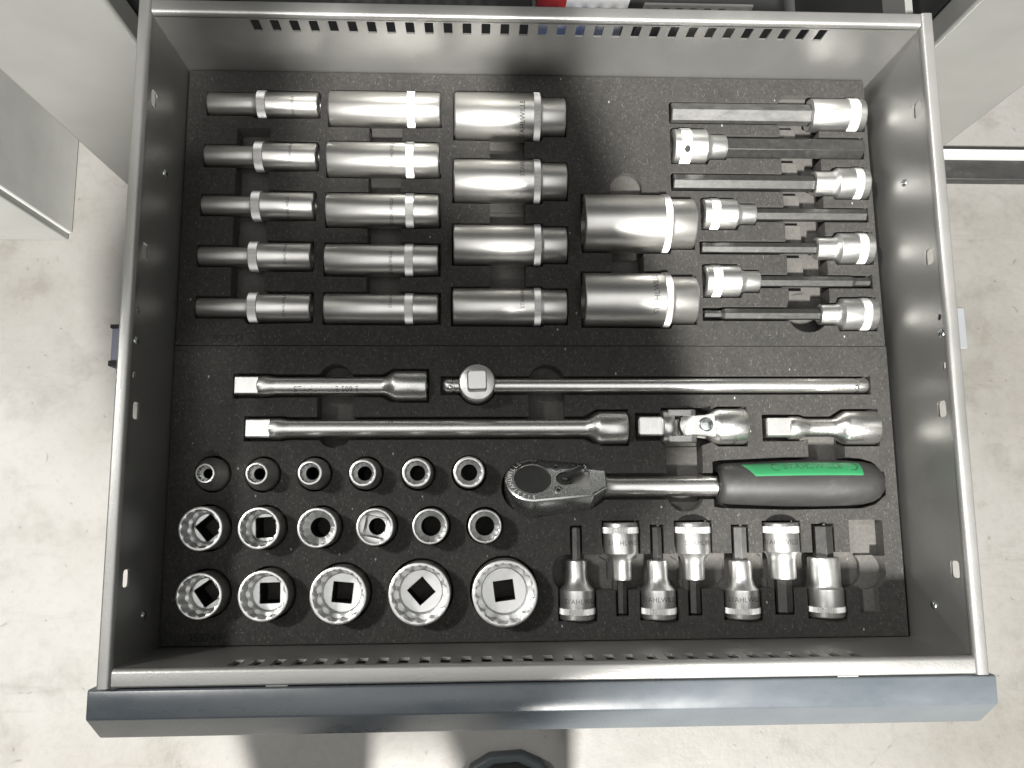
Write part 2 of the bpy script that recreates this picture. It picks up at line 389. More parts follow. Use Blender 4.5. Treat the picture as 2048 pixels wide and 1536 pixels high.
# rail end stops outside both walls
dpart(MB().box(-253.6, -248.4, 171.5, 191.0, 48, 62), 'rail_stop', M_BLUEPL, 30, bevel=0.8)
dpart(MB().box(-254.4, -248.6, 168.5, 171.6, 48, 62.5).box(-254.4, -248.6, 190.9, 193.0, 48, 62.5), 'stop_end', M_HOLE, 30)
dpart(MB().box(251.0, 259.2, 179.5, 205.5, 44, 60), 'rail_stop', M_PLASTIC, 30, bevel=0.8)
dpart(MB().box(-262, -249, 20, 420, -34, -10), 'runner', M_ZINC, 0)
dpart(MB().box(251, 264, 20, 420, -34, -10), 'runner', M_ZINC, 0)

# ------------------------------------------------------------------ tools; each records its foam pocket
POCK = {'up': [], 'lo': []}
ORD = ['first', 'second', 'third', 'fourth', 'fifth', 'sixth', 'seventh']
def pocket_profile(pts, gap, x, y, rotz, depth, tray, extra=0.0):
    """pocket from the tool's half-width profile [(local x, r)]"""
    p = [(a, r+gap) for a, r in pts]
    p[0] = (p[0][0]-gap, p[0][1]); p[-1] = (p[-1][0]+gap+extra, p[-1][1])
    poly = [(a, -r) for a, r in p]+[(a, r) for a, r in reversed(p)]
    c, s_ = cos(rotz), sin(rotz)
    POCK[tray].append((depth, [(x+c*a-s_*b_, y+s_*a+c*b_) for a, b_ in poly]))

# --- deep sockets lying down
def bored(profile, L, Rl, bl, dl, Rr, br, dr):
    """add bores to both ends of a turned profile"""
    head = [(dl, 0), (dl, bl), (0.5, bl), (0, bl+0.5)]
    tail = [(L, br+0.5), (L-0.5, br), (L-dr, br), (L-dr, 0)]
    return head+profile+tail
def deep_socket(x0, x1, y, pr, band, label, group, tray='up', z=-2.0, text=True, ta=0.0, tx=None):
    """pr: [(local x, radius)]; band: (x0, x1, R)"""
    L = x1-x0; t = thing('deep_socket', label, 'socket', (x0, y, z), 0, group)
    rl, rr_ = pr[0][1], pr[-1][1]
    prof = [(0, rl-0.9), (0.35, rl-0.3), (0.9, rl)]+pr[1:-1]+[(L-0.9, rr_), (L-0.3, rr_-0.35), (L, rr_-0.9)]
    MB().loft(turned(bored(prof, L, rl, rl*0.70, 22, rr_, 6.4, 14))).build('socket_body', M_SATIN, t)
    knurl(t, band[0], band[1], band[2], teeth=int(band[2]*7))
    if text:
        R = [r for a, r in pr if a <= tx][-1]
        engrave(t, 'STAHLWILLE', R*0.30, tx, R, ta)
    mr = max(max(r for _, r in pr), band[2])
    pp = [(a, max(r, (band[2] if band[0]-1 <= a <= band[1]+1 else 0))) for a, r in pr]
    pocket_profile(pp, 1.3, x0, y, 0, mr+3.5, tray)
    return t
G1 = 'deep sockets in the foam tray'
# (x0, x1, y, narrow r, step x, body r)
c1 = [(-225.5, -150.1, 362.6, 7.8, 8.9, 36.0), (-225.8, -150.2, 324.8, 7.4, 9.5, 36.0), (-226.3, -151.2, 289.4, 6.8, 9.5, 36.0), (-227.0, -152.0, 253.8, 6.6, 9.4, 36.2), (-226.6, -151.3, 218.5, 6.5, 9.45, 36.5)]
for i, (x0, x1, y, rn, rb, xs) in enumerate(c1):
    pr = [(0, rn), (xs-6, rn), (xs-3.2, rn+0.4), (xs-2, rb-0.2), (xs+4, rb), (x1-x0, rb)]
    deep_socket(x0, x1, y, pr, (xs-2.4, xs+4.0, rb+0.75), 'stepped deep socket with narrow nose, %s from the back in the leftmost column' % ORD[i], G1, ta=[-0.55, 0.1, -0.45, 0.0, 0.0][i], tx=58.5)
c2 = [(-142.4, -65.9, 360.0, 12.4), (-142.8, -66.6, 323.0, 12.3), (-142.6, -66.5, 286.7, 11.6), (-142.8, -66.9, 251.8, 10.7), (-142.5, -66.7, 218.0, 10.1)]
for i, (x0, x1, y, r) in enumerate(c2):
    pr = [(0, r), (53, r), (59.5, r-0.15), (76.2, r-0.25)]
    deep_socket(x0, x1, y, pr, (53.3, 59.3, r+0.35), 'straight deep socket with knurled band, %s from the back in the second column' % ORD[i], G1, text=(i != 0), ta=[0, 0.1, -0.35, -0.5, 0.7][i], tx=44.5)
c3 = [(-55.9, 20.7, 355.6, 16.7, 13.6), (-56.3, 20.9, 308.3, 15.0, 12.9), (-56.5, 20.3, 262.8, 13.8, 12.4), (-56.9, 19.6, 219.6, 12.5, 11.6)]
for i, (x0, x1, y, r, rn) in enumerate(c3):
    pr = [(0, r), (54, r), (59.2, r-0.2), (60.2, rn+0.3), (61.5, rn), (x1-x0, rn)]
    deep_socket(x0, x1, y, pr, (54.2, 59.2, r+0.4), 'deep socket with stepped drive end, %s from the back in the third column' % ORD[i], G1, text=(i != 2), ta=[-0.55, 0.75, 0, 0.55][i], tx=46.5)
c4 = [(32.2, 108.4, 278.6, 19.9, 17.4), (31.2, 107.8, 224.6, 18.3, 16.1)]
for i, (x0, x1, y, r, rn) in enumerate(c4):
    pr = [(0, r), (54, r), (58.6, r-0.2), (59.8, rn+0.4), (61.2, rn), (x1-x0, rn)]
    deep_socket(x0, x1, y, pr, (53.8, 58.8, r+0.45), ['largest deep socket, behind the other one in the fourth column', 'wide deep socket, in front of the largest one in the fourth column'][i], G1, text=(i == 1), ta=0.1, tx=47.5)

# --- bit sockets: long ones across the right of the back tray, short ones standing in line at the front
def bit_socket(label, group, loc, rotz, tray, big, small, bit, tip=None, knl=None, mat=None, text=None, hole=False, vertex=True, name='hex_bit_socket', fillet=3.0, socket_mat=None):
    """local x: drive end at 0, bit towards +x. big=(L,r) small=(L,r) bit=(L, across flats)"""
    t = thing(name, label, 'bit socket', loc, rotz, group)
    Lb, rb = big; Ls, rs = small; La, af = bit; X1 = Lb; X2 = Lb+Ls; X3 = X2+La
    prof = [(10, 0), (10, 6.6), (0.4, 6.6), (0, 7.0), (0, rb-0.9), (0.3, rb-0.35), (0.9, rb)]
    if rs < rb-0.6:
        prof += [(X1-0.4, rb), (X1, rb-0.3), (X1+fillet*0.4, rs+(rb-rs)*0.35), (X1+fillet, rs+0.25), (X1+fillet+1.5, rs)]
    prof += [(X2-1.2, rs), (X2-0.4, rs-0.35), (X2, rs-1.1), (X2, af/2*1.17), (X2-2.5, af/2*1.17), (X2-2.5, 0)]
    MB().loft(turned(prof)).build('socket_body', socket_mat or M_MATT, t)
    k0, k1 = knl or (3.2, 9.2)
    knurl(t, k0, k1, rb+0.32, teeth=int(rb*6.5), amp=0.26)
    R = [hexring(X2-2.4, af, vertex)]
    if tip: R += [hexring(X3-tip[0]-1.5, af, vertex), hexring(X3-tip[0]+1.0, tip[1], vertex), hexring(X3-0.6, tip[1], vertex), hexring(X3, tip[1]-1.1, vertex)]
    else: R += [hexring(X3-0.7, af, vertex), hexring(X3, af-1.4, vertex)]
    MB().loft(R, cap0=True, cap1=True).build('hexagon_bit', mat or M_BLACKST, t, smooth=12, bevel=0.25)
    if hole:
        n = 16; a = 0.32
        MB().add([(hole[0]+2.1*cos(2*pi*j/n), (rb+0.6)*sin(hole[1]+2.1*sin(2*pi*j/n)/rb), (rb+0.6)*cos(hole[1]+2.1*sin(2*pi*j/n)/rb)) for j in range(n)], [tuple(range(n))]).build('pin_hole', M_HOLE, t, smooth=0)
    if text:
        engrave(t, 'STAHLWILLE', rb*0.40, text[0], rb, text[1], flip=text[2] if len(text) > 2 else 1, stretch=1.0)
    w = [(0, rb), (X1+fillet*0.5, rb), (X1+fillet, rs), (X2, rs), (X2+0.5, af/2*1.1), (X3, af/2*1.1)]
    pocket_profile(w, 1.2, loc[0], loc[1], rotz, rb+2.5, tray)
    return t
G2 = 'long hex bit sockets'
zb = -2.0
bit_socket('long bit socket with the thickest hexagon bit, scuffed grey, nearest the back wall', G2, (234.0, 360.3, zb), pi, 'up', (19, 11.5), (19.5, 11.5), (99.5, 12.9), mat=M_GREYHEX, knl=(4.6, 12.4))
bit_socket('long bit socket with a pin hole in its knurled end, second from the back', G2, (96.2, 335.4, zb), 0, 'up', (23.4, 12.2), (14.5, 8.7), (98, 13.2), knl=(4.3, 12.3), hole=(8.6, -0.50), vertex=False)
bit_socket('long black hex bit socket, third from the back, chrome end at the right', G2, (233.6, 309.2, zb), pi, 'up', (22, 10.9), (16.2, 8.6), (99.8, 10.0), knl=(4.8, 10.8))
bit_socket('long bit socket, fourth from the back, chrome end beside the largest deep socket', G2, (115.7, 286.1, zb), 0, 'up', (23, 10.7), (14.3, 7.05), (79, 8.0), knl=(4.4, 11.0))
bit_socket('long bit socket, fifth from the back, with a plain slim black bit', G2, (233.6, 261.9, zb), pi, 'up', (23.8, 10.7), (15.6, 7.75), (80.2, 7.0), tip=(12, 6.7), knl=(5.0, 11.4))
bit_socket('long bit socket, sixth from the back, its slim bit ending in a bright tip', G2, (115.0, 238.1, zb), 0, 'up', (24, 10.85), (14.3, 7.3), (78.3, 7.0), tip=(12, 5.6), knl=(4.4, 11.0))
bit_socket('long bit socket nearest the front of its column, bit with a thin stepped tip', G2, (232.8, 215.1, zb), pi, 'up', (23.8, 10.95), (15, 7.0), (79.8, 7.1), tip=(12.5, 4.6), knl=(5.0, 11.4))
G3 = 'short hex bit sockets'
UPR, DNR = pi/2, -pi/2
bit_socket('short bit socket with the thinnest bit, leftmost of the short row', G3, (23.7, 13.8, -2), UPR, 'lo', (19.0, 11.2), (18.4, 6.6), (20.8, 5.2), mat=M_GREYHEX, knl=(3.2, 7.6), text=(11.8, -0.25, -1), fillet=6.5, name='short_bit_socket')
bit_socket('short bit socket pointing forward, second from the left in the short row', G3, (53.0, 75.0, -2), DNR, 'lo', (20.2, 11.35), (17.0, 6.7), (21.2, 5.6), knl=(2.6, 7.2), text=(13.0, 0.2, 1), fillet=5.5, name='short_bit_socket')
bit_socket('short bit socket with a slim black bit, third from left in the short row', G3, (76.7, 13.6, -2), UPR, 'lo', (18.8, 11.25), (18.4, 6.6), (21.4, 6.0), knl=(3.0, 7.4), text=(12.6, 0.1, -1), fillet=6.0, name='short_bit_socket')
bit_socket('short bit socket pointing forward, fourth from the left in the short row', G3, (100.6, 74.8, -2), DNR, 'lo', (20.2, 11.3), (17.0, 7.0), (21.4, 6.6), knl=(2.6, 7.2), text=(13.0, 0.45, 1), fillet=5.5, name='short_bit_socket')
bit_socket('short bit socket with a pale grey bit, fifth from left in the short row', G3, (131.6, 13.2, -2), UPR, 'lo', (18.6, 11.25), (18.4, 7.3), (21.6, 8.3), mat=M_GREYHEX, knl=(3.0, 7.2), text=(12.4, 0.0, -1), fillet=5.5, name='short_bit_socket')
bit_socket('short bit socket with thick bit pointing forward, sixth from left in the row', G3, (159.4, 74.2, -2), DNR, 'lo', (19.2, 11.6), (17.4, 8.9), (21.5, 9.9), knl=(2.2, 7.0), text=(12.5, -0.3, 1), fillet=4.0, name='short_bit_socket')
bit_socket('short bit socket with the thickest bit, rightmost of the short row', G3, (187.2, 13.3, -2), UPR, 'lo', (18.4, 11.55), (20.0, 10.2), (20.2, 11.6), mat=M_BLACKST, knl=(3.2, 7.2), fillet=1.2, name='short_bit_socket')
# the empty pocket at the end of the short row
POCK['lo'].append((11.0, rrect(204.8, 227.8, 52, 75.5, 0.8)))
POCK['lo'].append((6.5, rrect(209.3, 221.8, 15.6, 40, 1.5)))
POCK['lo'].append((9.0, [(216+12*cos(a), 42+12.2*sin(a)) for a in [2*pi*k/28 for k in range(28)]]))

# --- extension bars
def extension(label, x0, x1, y, Lsq, a, col, rs, rsock, Lsock, tapr, text=None, name='extension_bar'):
    """drive square at the left, socket at the right; col=(length, r)"""
    t = thing(name, label, 'extension bar', (x0, y, -2.0), 0, 'extension bars')
    MB().loft([sqring(0, a-1.6), sqring(0.8, a, 0.07), sqring(Lsq+1.0, a, 0.07)], cap0=True, cap1=True).build('drive_square', M_BRIGHT, t, smooth=20)
    L = x1-x0; X = L-Lsock
    pr = [(Lsq-0.2, 0), (Lsq-0.2, col[1]-1.4), (Lsq+0.6, col[1]-0.3), (Lsq+1.5, col[1]), (Lsq+col[0]-2, col[1]), (Lsq+col[0]+2, rs+0.25), (Lsq+col[0]+5, rs)]
    pr += [(X-tapr, rs), (X-tapr*0.7, rs+(rsock-rs)*0.12), (X-tapr*0.35, rs+(rsock-rs)*0.65), (X-tapr*0.1, rsock-0.4), (X+0.8, rsock), (L-1.2, rsock), (L-0.35, rsock-0.4), (L, rsock-1.2), (L, 7.0), (L-0.5, 6.6), (L-12, 6.6), (L-12, 0)]
    MB().loft(turned(pr)).build('shank', M_BRIGHT, t)
    if text: engrave(t, text[0], text[1], text[2], rs, text[3], along=True, stretch=text[4])
    pocket_profile([(0, col[1]), (Lsq+col[0], col[1]), (Lsq+col[0]+3, rs+0.4), (X-tapr, rs+0.4), (X-tapr*0.2, rsock), (L, rsock)], 1.4, x0, y, 0, rsock+3, 'lo')
    return t
extension('medium extension bar with engraved lettering, left of the sliding T-bar', -199.5, -73.8, 165.6, 14.6, 11.8, (8, 7.0), 6.05, 10.1, 21, 9, ('STAHLWILLE 509/5', 5.6, 60, -0.50, 0.92))
extension('longest extension bar, lying in front of the medium one', -191.3, 58.8, 137.3, 15.0, 12.0, (9, 6.9), 5.9, 10.9, 18.5, 10)
extension('shortest extension bar, at the right beside the universal joint', 151.6, 228.5, 136.8, 16.2, 12.4, (9.5, 7.7), 6.1, 11.3, 21.5, 10)

# --- sliding T-bar
t = thing('sliding_t_bar', 'sliding T-bar with round head and drive square facing up', 'T-bar', (-63.6, 165.6, -1.5), 0)
def barprof():
    L = 288.5; p = [(0, 0), (0, 2.2), (0.6, 3.6), (1.8, 4.4), (3.2, 4.85), (6.4, 4.85), (6.8, 4.3), (7.8, 4.3), (8.2, 4.85)]
    p += [(L-9.5, 4.9), (L-9.1, 4.35), (L-8.1, 4.35), (L-7.7, 4.9), (L-2.4, 4.9), (L-1.0, 4.3), (L, 3.0), (L, 0)]
    return p
MB().loft(turned(barprof(), 40)).build('bar', M_BRIGHT, t)
for x in (5.0, 286.0-7):
    n = 14
    MB().loft([[(x+r*cos(2*pi*j/n), -1.5+r*sin(2*pi*j/n), h) for j in range(n)] for r, h in ((1.9, 3.6), (1.8, 4.6), (1.1, 5.3), (0.3, 5.5))], cap1=True).build('detent_ball', M_BRIGHT, t)
hd = [(0.001, -11), (11.2, -11), (12, -10.2), (12, 15.0), (11.6, 15.8), (10.9, 16.2), (0.001, 16.2)]
n = 56
hx, hy = 22.8, 0.0
MB().loft([[(hx+r*cos(2*pi*j/n), hy+r*sin(2*pi*j/n), z) for j in range(n)] for r, z in hd]).build('head', M_MATT, t)
def vsq(cx, cy, z, a, rot=0.0, c=0.08):
    return [(cx+y*cos(rot)-z_*sin(rot), cy+y*sin(rot)+z_*cos(rot), z) for _, y, z_ in sqring(0, a, c)]
MB().loft([vsq(hx, hy, 15.8, 12.4, 0.03), vsq(hx, hy, 26.2, 12.4, 0.03), vsq(hx, hy, 27.0, 11.0, 0.03)], cap0=True, cap1=True).build('drive_square', M_MATT, t, smooth=20)
pocket_profile([(0, 5), (288.5, 5)], 1.4, -63.6, 165.6, 0, 9, 'lo')
POCK['lo'].append((14, disc(-40.8, 165.6, 13.4)))

# --- universal joint
t = thing('universal_joint', 'universal joint with forked yokes, between the long and short extension bars', 'universal joint', (65.8, 137.8, -1.0), 0)
MB().loft([sqring(0, 11.0), sqring(0.9, 12.3, 0.07), sqring(16.5, 12.3, 0.07)], cap0=True, cap1=True).build('drive_square', M_BRIGHT, t, smooth=20)
yk = MB().loft(turned([(15.6, 0.0), (15.6, 9.6), (16.4, 10.8), (17.4, 11.1), (22.5, 11.1), (23.4, 10.6), (23.4, 0.0)]))
yoke = yk.build('fork_yoke', M_BRIGHT, t)
for s_ in (1, -1):
    pts = []
    arm = MB(); rr = []
    for k in range(15):
        a = -pi/2+pi*k/14; rr.append((34.5+5.2*cos(a), 7.2*sin(a)))
    out = [(19.5, 8.8)]+[(19.5, -8.8)]+[(24, -8.2)]+rr+[(24, 8.2)]
    y0, y1 = 6.6*s_, 11.0*s_
    arm.loft([[(x, y0, z) for x, z in out], [(x, (y1-0.8*s_), z) for x, z in out], [(31+(x-31)*0.95, y1, z*0.86) for x, z in out]], cap0=True, cap1=True)
    arm.build('fork_arm', M_BRIGHT, yoke, smooth=45)
MB().box(29, 41, -6.3, 6.3, -5.6, 5.6).build('centre_block', M_BRIGHT, t, bevel=1.0)
sb = MB().loft(turned([(46, 0.0), (46, 7.0), (48.5, 9.6), (52, 11.3), (54.5, 11.9), (71.4, 11.9), (72.3, 11.5), (72.8, 10.7), (72.8, 7.0), (72.3, 6.6), (62, 6.6), (62, 0)]))
sock = sb.build('socket_body', M_BRIGHT, t)
for s_ in (1, -1):
    out = [(50, -8.2), (50, 8.2), (44, 6.9), (36, 6.5)]
    for k in range(13):
        a = pi/2+pi*k/12; out.append((30.5+4.4*cos(a), 6.5*sin(a)))
    out += [(36, -6.5), (44, -6.9)]
    z0, z1 = 5.9*s_, 10.6*s_
    MB().loft([[(x, y, z0) for x, y in out], [(x, y, z1-0.7*s_) for x, y in out], [(40+(x-40)*0.96, y*0.9, z1) for x, y in out]], cap0=True, cap1=True).build('fork_arm', M_BRIGHT, sock, smooth=45)
n = 28
MB().loft([[(43.5+r*cos(2*pi*j/n), 0.4+r*sin(2*pi*j/n), z) for j in range(n)] for r, z in ((4.7, 10.2), (4.7, 11.3), (4.2, 11.6), (3.7, 11.25), (2.6, 11.4), (1.3, 11.7), (0.05, 11.6))]).build('pin_head', M_ZINC, t, smooth=25)
engrave(t, 'STAHLWILLE', 4.2, 64, 11.9, 0.95*-1)
pocket_profile([(0, 8), (15.5, 8), (16.5, 11.3), (43, 11.3), (50, 9), (54, 12), (72.8, 12)], 1.4, 65.8, 137.8, 0, 15, 'lo')

# --- ratchet, rolled away from the front
ROLL = radians(37)
t = thing('ratchet', 'reversible ratchet with black grip and green inlay, rolled on its side', 'ratchet', (0, 98.4, -3.5), 0)
cr_, sr_ = cos(ROLL), sin(ROLL)
def L2(u, v_, w): return (u, v_*cr_+w*sr_, -v_*sr_+w*cr_)      # local: u along, v across, w out of the face
def head_outline(k=0.0, n=40):
    p = []; R = 18.4-k; cx = -4.6
    for j in range(n+1):
        a = radians(80)+radians(200)*j/n
        p.append((cx+R*cos(a), R*sin(a)))
    low = [(32.5-k*0.3, -14.4+k), (35.5-k*0.6, -12.6+k), (44-k*0.8, -6.6+k*0.4)]
    return p+low+[(a, -b_) for a, b_ in reversed(low)]
ho = [[L2(u, v_, w) for u, v_ in head_outline(k)] for w, k in ((-9.0, 1.4), (-8.2, 0.3), (-7.4, 0.0), (7.2, 0.0), (8.4, 0.35), (9.0, 1.3))]
hm = MB().loft(ho, cap0=True); 
# top face with openings for the cover disc and lever well
top = head_outline(1.3)
disc_o = [(-4.6+12.2*cos(2*pi*j/48), 12.2*sin(2*pi*j/48)) for j in range(48)]
well = [(16.0+5.4*cos(a), -0.3+5.4*sin(a)) for a in [radians(100)+radians(190)*j/16 for j in range(17)]]
well += [(22, -4.6), (27, -8.6), (31.5, -9.2), (33.6, -6), (33.8, 2), (32.5, 8.6), (30.2, 11.2), (27.6, 11.0)]
plate(top, [disc_o, well], -0.8, lambda a, c, d: L2(a, c, 9.0+d), hm)
head = hm.build('head', M_HEADFACE, t, smooth=30)
def disk(cx, cy, rings_, name, mat, par, n=40, sm=30):
    return MB().loft([[L2(cx+r*cos(2*pi*j/n), cy+r*sin(2*pi*j/n), w) for j in range(n)] for r, w in rings_], cap1=True).build(name, mat, par, smooth=sm)
disk(-4.6, 0, ((12.2, 9.0), (11.9, 8.2), (11.6, 7.9)), 'cover_ring', M_BRIGHT, t)
disk(-4.6, 0, ((11.75, 7.6), (11.7, 8.3), (0.5, 8.35)), 'cover_disc', M_RUBBER, t)
MB().loft([[L2(a, c, w) for a, c in well] for w in (8.3, 5.4)], cap1=True).build('lever_well', M_MATT, head, smooth=30)
disk(16.0, -0.3, ((5.0, 5.0), (5.0, 8.0), (4.4, 8.6), (0.2, 8.8)), 'lever_pivot', M_RUBBER, t, 28)
lv = [(14.2, -1.6), (17.6, -2.6), (22.5, 2.6), (29.8, 7.3), (30.4, 9.4), (28.6, 10.4), (20.5, 5.4), (14.6, 1.9)]
MB().loft([[L2(a, c, 7.6) for a, c in lv], [L2(a, c, 10.3) for a, c in lv], [L2(21+(a-21)*0.93, 3+(c-3)*0.8, 11.0) for a, c in lv]], cap0=True, cap1=True).build('reversing_lever', M_BLACKST, t, smooth=30)
for (a, c) in ((11.0, 9.2), (11.6, -9.4)):
    sc_ = disk(a, c, ((3.1, 8.9), (3.1, 9.15), (2.9, 9.25), (1.9, 9.05), (1.7, 8.85)), 'cover_screw', M_ZINC, t, 24)
    MB().box(-1.5, 1.5, -0.35, 0.35, 0, 0.1).box(-0.35, 0.35, -1.5, 1.5, 0, 0.11)
    k = MB()
    for rot in (0.4, 0.4+pi/3, 0.4+2*pi/3):
        q = [(-1.4, -0.3), (1.4, -0.3), (1.4, 0.3), (-1.4, 0.3)]
        k.add([L2(a+x*cos(rot)-y*sin(rot), c+x*sin(rot)+y*cos(rot), 9.1+0.03*rot) for x, y in q], [(0, 1, 2, 3)])
    k.build('screw_recess', M_HOLE, sc_, smooth=0)
def arc_text(s, size, cx, cy, R, a_mid, name, spacing=1.0, inward=False):
    """letters along an arc on the head face"""
    out = MB(); st = size*0.72*spacing/R
    for i, ch in enumerate(s):
        if ch == ' ': continue
        v, f = text2d(ch, size); a = a_mid-(i-(len(s)-1)/2)*st*(-1 if inward else 1)
        base = a-pi/2 if not inward else a+pi/2
        out.add([L2(cx+R*cos(a)+x*cos(base)-y*sin(base), cy+R*sin(a)+x*sin(base)+y*cos(base), 9.03) for x, y in v], f)
    return out.build(name, M_LETTER, t, smooth=0)
arc_text('STAHLWILLE', 4.3, -4.6, 0, 14.9, radians(178), 'maker_lettering', 0.98)
arc_text('512', 4.0, -4.6, 0, 15.0, radians(258), 'number_lettering', 1.15)
arc_text('GERMANY', 2.4, -4.6, 0, 15.2, radians(98), 'origin_lettering', 0.95)
# neck and shaft
nk = []
for u, hv, hw in ((33, 12.5, 8.4), (38, 9.6, 7.9), (42, 7.6, 7.3), (46, 6.8, 6.8), (52, 6.6, 6.6), (100, 6.6, 6.6), (121, 6.8, 6.8)):
    e = 0.62 if u < 44 else 1.0
    ring = []
    for j in range(40):
        a = 2*pi*j/40; ca, sa = cos(a), sin(a)
        ring.append(L2(u, hv*math.copysign(abs(ca)**e, ca), hw*math.copysign(abs(sa)**e, sa)))
    nk.append(ring)
MB().loft(nk, cap0=True, cap1=True).build('shaft', M_BRIGHT, t, smooth=40)
gp = [(118.0, 8.0), (118.4, 10.6), (119.4, 12.0), (121.5, 13.0), (126, 13.6), (134, 13.9), (148, 14.6), (165, 15.2), (185, 15.4), (205, 15.0), (216, 14.2), (222, 12.8), (226, 10.6), (228.6, 7.6), (230, 3.4), (230.3, 0.05)]
GY, GZ = 1.4, 2.2
def grip_pt(u, r, th): return (u, GY+r*sin(th), GZ+r*0.97*cos(th))
MB().loft([[grip_pt(u, r, 2*pi*j/48) for j in range(48)] for u, r in gp]).build('grip', M_RUBBER, t, smooth=50)
def grip_r(u):
    for (a, ra), (c, rc) in zip(gp, gp[1:]):
        if a <= u <= c: return ra+(rc-ra)*(u-a)/(c-a)
    return gp[-1][1]
rows = []
for th in [radians(16+49*k/10) for k in range(11)]:
    f = (th-radians(16))/radians(49); u0 = 139.5-9.0*f; u1 = 213.0
    rows.append([grip_pt(u0+(u1-u0)*k/30, grip_r(u0+(u1-u0)*k/30)+(0.35 if 0 < k < 30 and 0 < f < 1 else -0.3), th) for k in range(31)])
inlay = MB().loft(rows, closed=False).build('green_inlay', M_GREEN, t, smooth=40)
v, f = text2d('STAHLWILLE', 6.0)
MB().add([grip_pt(179+a*1.15, grip_r(179+a)+0.42, radians(43)+c/15.0*1.0) for a, c in v], f).build('raised_lettering', M_GREEN2, inlay, smooth=0)
lg = MB()
for cx in (154.5, 206.0):
    ring = [[grip_pt(cx+r*cos(2*pi*j/24), grip_r(cx)+0.42, radians(43)+r*sin(2*pi*j/24)/15.5) for j in range(24)] for r in (3.3, 2.5)]
    lg.loft(ring)
lg.build('raised_emblem', M_GREEN2, inlay, smooth=0)
# pocket
oh = [(u, 98.4+v_*0.90) for u, v_ in head_outline(-2.0)]
POCK['lo'].append((20, oh))
pocket_profile([(40, 7.5), (118, 7.5)], 1.2, 0, 98.4, 0, 11, 'lo')
pocket_profile([(117, 13.2), (121, 14.2), (165, 15.6), (215, 15.0), (224, 12.5), (230, 6)], 1.6, 0, 99.6, 0, 15, 'lo')

# --- upright sockets
def ring_z(z, fn, n=96): return [(fn(2*pi*j/n)*cos(2*pi*j/n), fn(2*pi*j/n)*sin(2*pi*j/n), z) for j in range(n)]
def upright(label, group, x, y, rt, rbase, style, rot=0.0, ztop=16.0, cone=0.0, brot=0.0, wall=0.13):
    t = thing('upright_socket', label, 'socket', (x, y, -22), 0, group)
    H = ztop+22; c_ = lambda r: (lambda a: r)
    z1 = H-cone
    out = [(0, rbase-0.8), (0.6, rbase), (max(z1-6, 4), rbase)]
    if cone: out += [(z1-2.0, rbase-0.05), (z1, rbase-0.5), (H-4.5, rt+0.25), (H-3, rt)]
    else: out += [(H*0.45, max(rbase, rt)), (H*0.55, rt), (H-4, rt)]
    out.sort()
    ri = rt*(1-wall)
    star = lambda a: ri*(0.905+0.10*abs(sin(6*(a+brot))))
    out += [(H-0.9, rt), (H-0.25, rt-0.25), (H, rt-0.75)]
    MB().loft([ring_z(z, c_(r)) for z, r in out]+[ring_z(H, c_(ri+0.12)), ring_z(H-0.5, star)]).build('socket_body', M_MATT, t, smooth=40)
    sq = lambda s_: (lambda a: s_/2/max(abs(cos(a-rot)), abs(sin(a-rot))))
    depth = min(12.5, rt*0.95+1.0)
    if style == 'square':
        rs = ri*0.80
        R = [ring_z(H-0.5, star), ring_z(H-depth, star), ring_z(H-depth-0.6, c_(rs+0.3)), ring_z(H-depth-0.9, c_(rs)), ring_z(H-depth-4.5, c_(rs-0.1)), ring_z(H-depth-5.0, c_(rs-0.6)), ring_z(H-depth-5.2, sq(13.2)), ring_z(H-depth-5.6, sq(12.7))]
        MB().loft(R).build('twelve_point_bore', M_BORE, t, smooth=28)
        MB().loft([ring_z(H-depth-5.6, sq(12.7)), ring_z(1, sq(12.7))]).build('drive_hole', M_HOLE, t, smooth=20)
    elif style == 'round':
        rh = min(ri*0.66, 6.3)
        R = [ring_z(H-0.5, star), ring_z(H-depth*0.8, star), ring_z(H-depth*0.8-1.6, c_(rh+0.35)), ring_z(H-depth*0.8-2.0, c_(rh))]
        MB().loft(R).build('twelve_point_bore', M_BORE, t, smooth=28)
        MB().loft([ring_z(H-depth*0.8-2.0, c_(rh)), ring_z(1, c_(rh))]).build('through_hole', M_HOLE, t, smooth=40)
    else:   # drive end up
        R = [ring_z(H, c_(ri+0.12)), ring_z(H-0.6, c_(ri*0.92)), ring_z(H-0.9, sq(13.6)), ring_z(H-1.6, sq(12.7)), ring_z(H-13, sq(12.7)), ring_z(H-13.2, c_(5.4))]
        MB().loft(R).build('drive_recess', M_BORE, t, smooth=28)
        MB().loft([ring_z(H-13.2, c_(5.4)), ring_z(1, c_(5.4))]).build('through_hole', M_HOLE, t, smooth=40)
    POCK['lo'].append((24, disc(x, y, max(rbase, rt)+1.4)))
    return t
G4 = 'short sockets standing upright in the foam'
ra = [(-211.4, 108.0, 6.2, 10.6), (-179.4, 107.6, 7.1, 10.4), (-146.2, 107.8, 7.8, 10.2), (-113.0, 107.6, 8.7, 10.1), (-79.2, 107.7, 9.3, 10.0), (-46.0, 107.8, 10.0, 10.2)]
for i, (x, y, rt, rb) in enumerate(ra):
    lab = ['smallest upright socket, narrow nose on a wide base, left end of the back row', 'narrow nosed upright socket, second from the left in the back row', 'upright socket, third from the left in the back row', 'upright socket, fourth from the left in the back row', 'upright socket with a rust tinged rim, fifth from the left in the back row', 'upright socket at the right end of the back row, beside the ratchet head'][i]
    upright(lab, G4, x, y, rt, rb, 'round', cone=[13, 13, 12, 11, 9, 0][i], brot=i*0.3, wall=0.20)
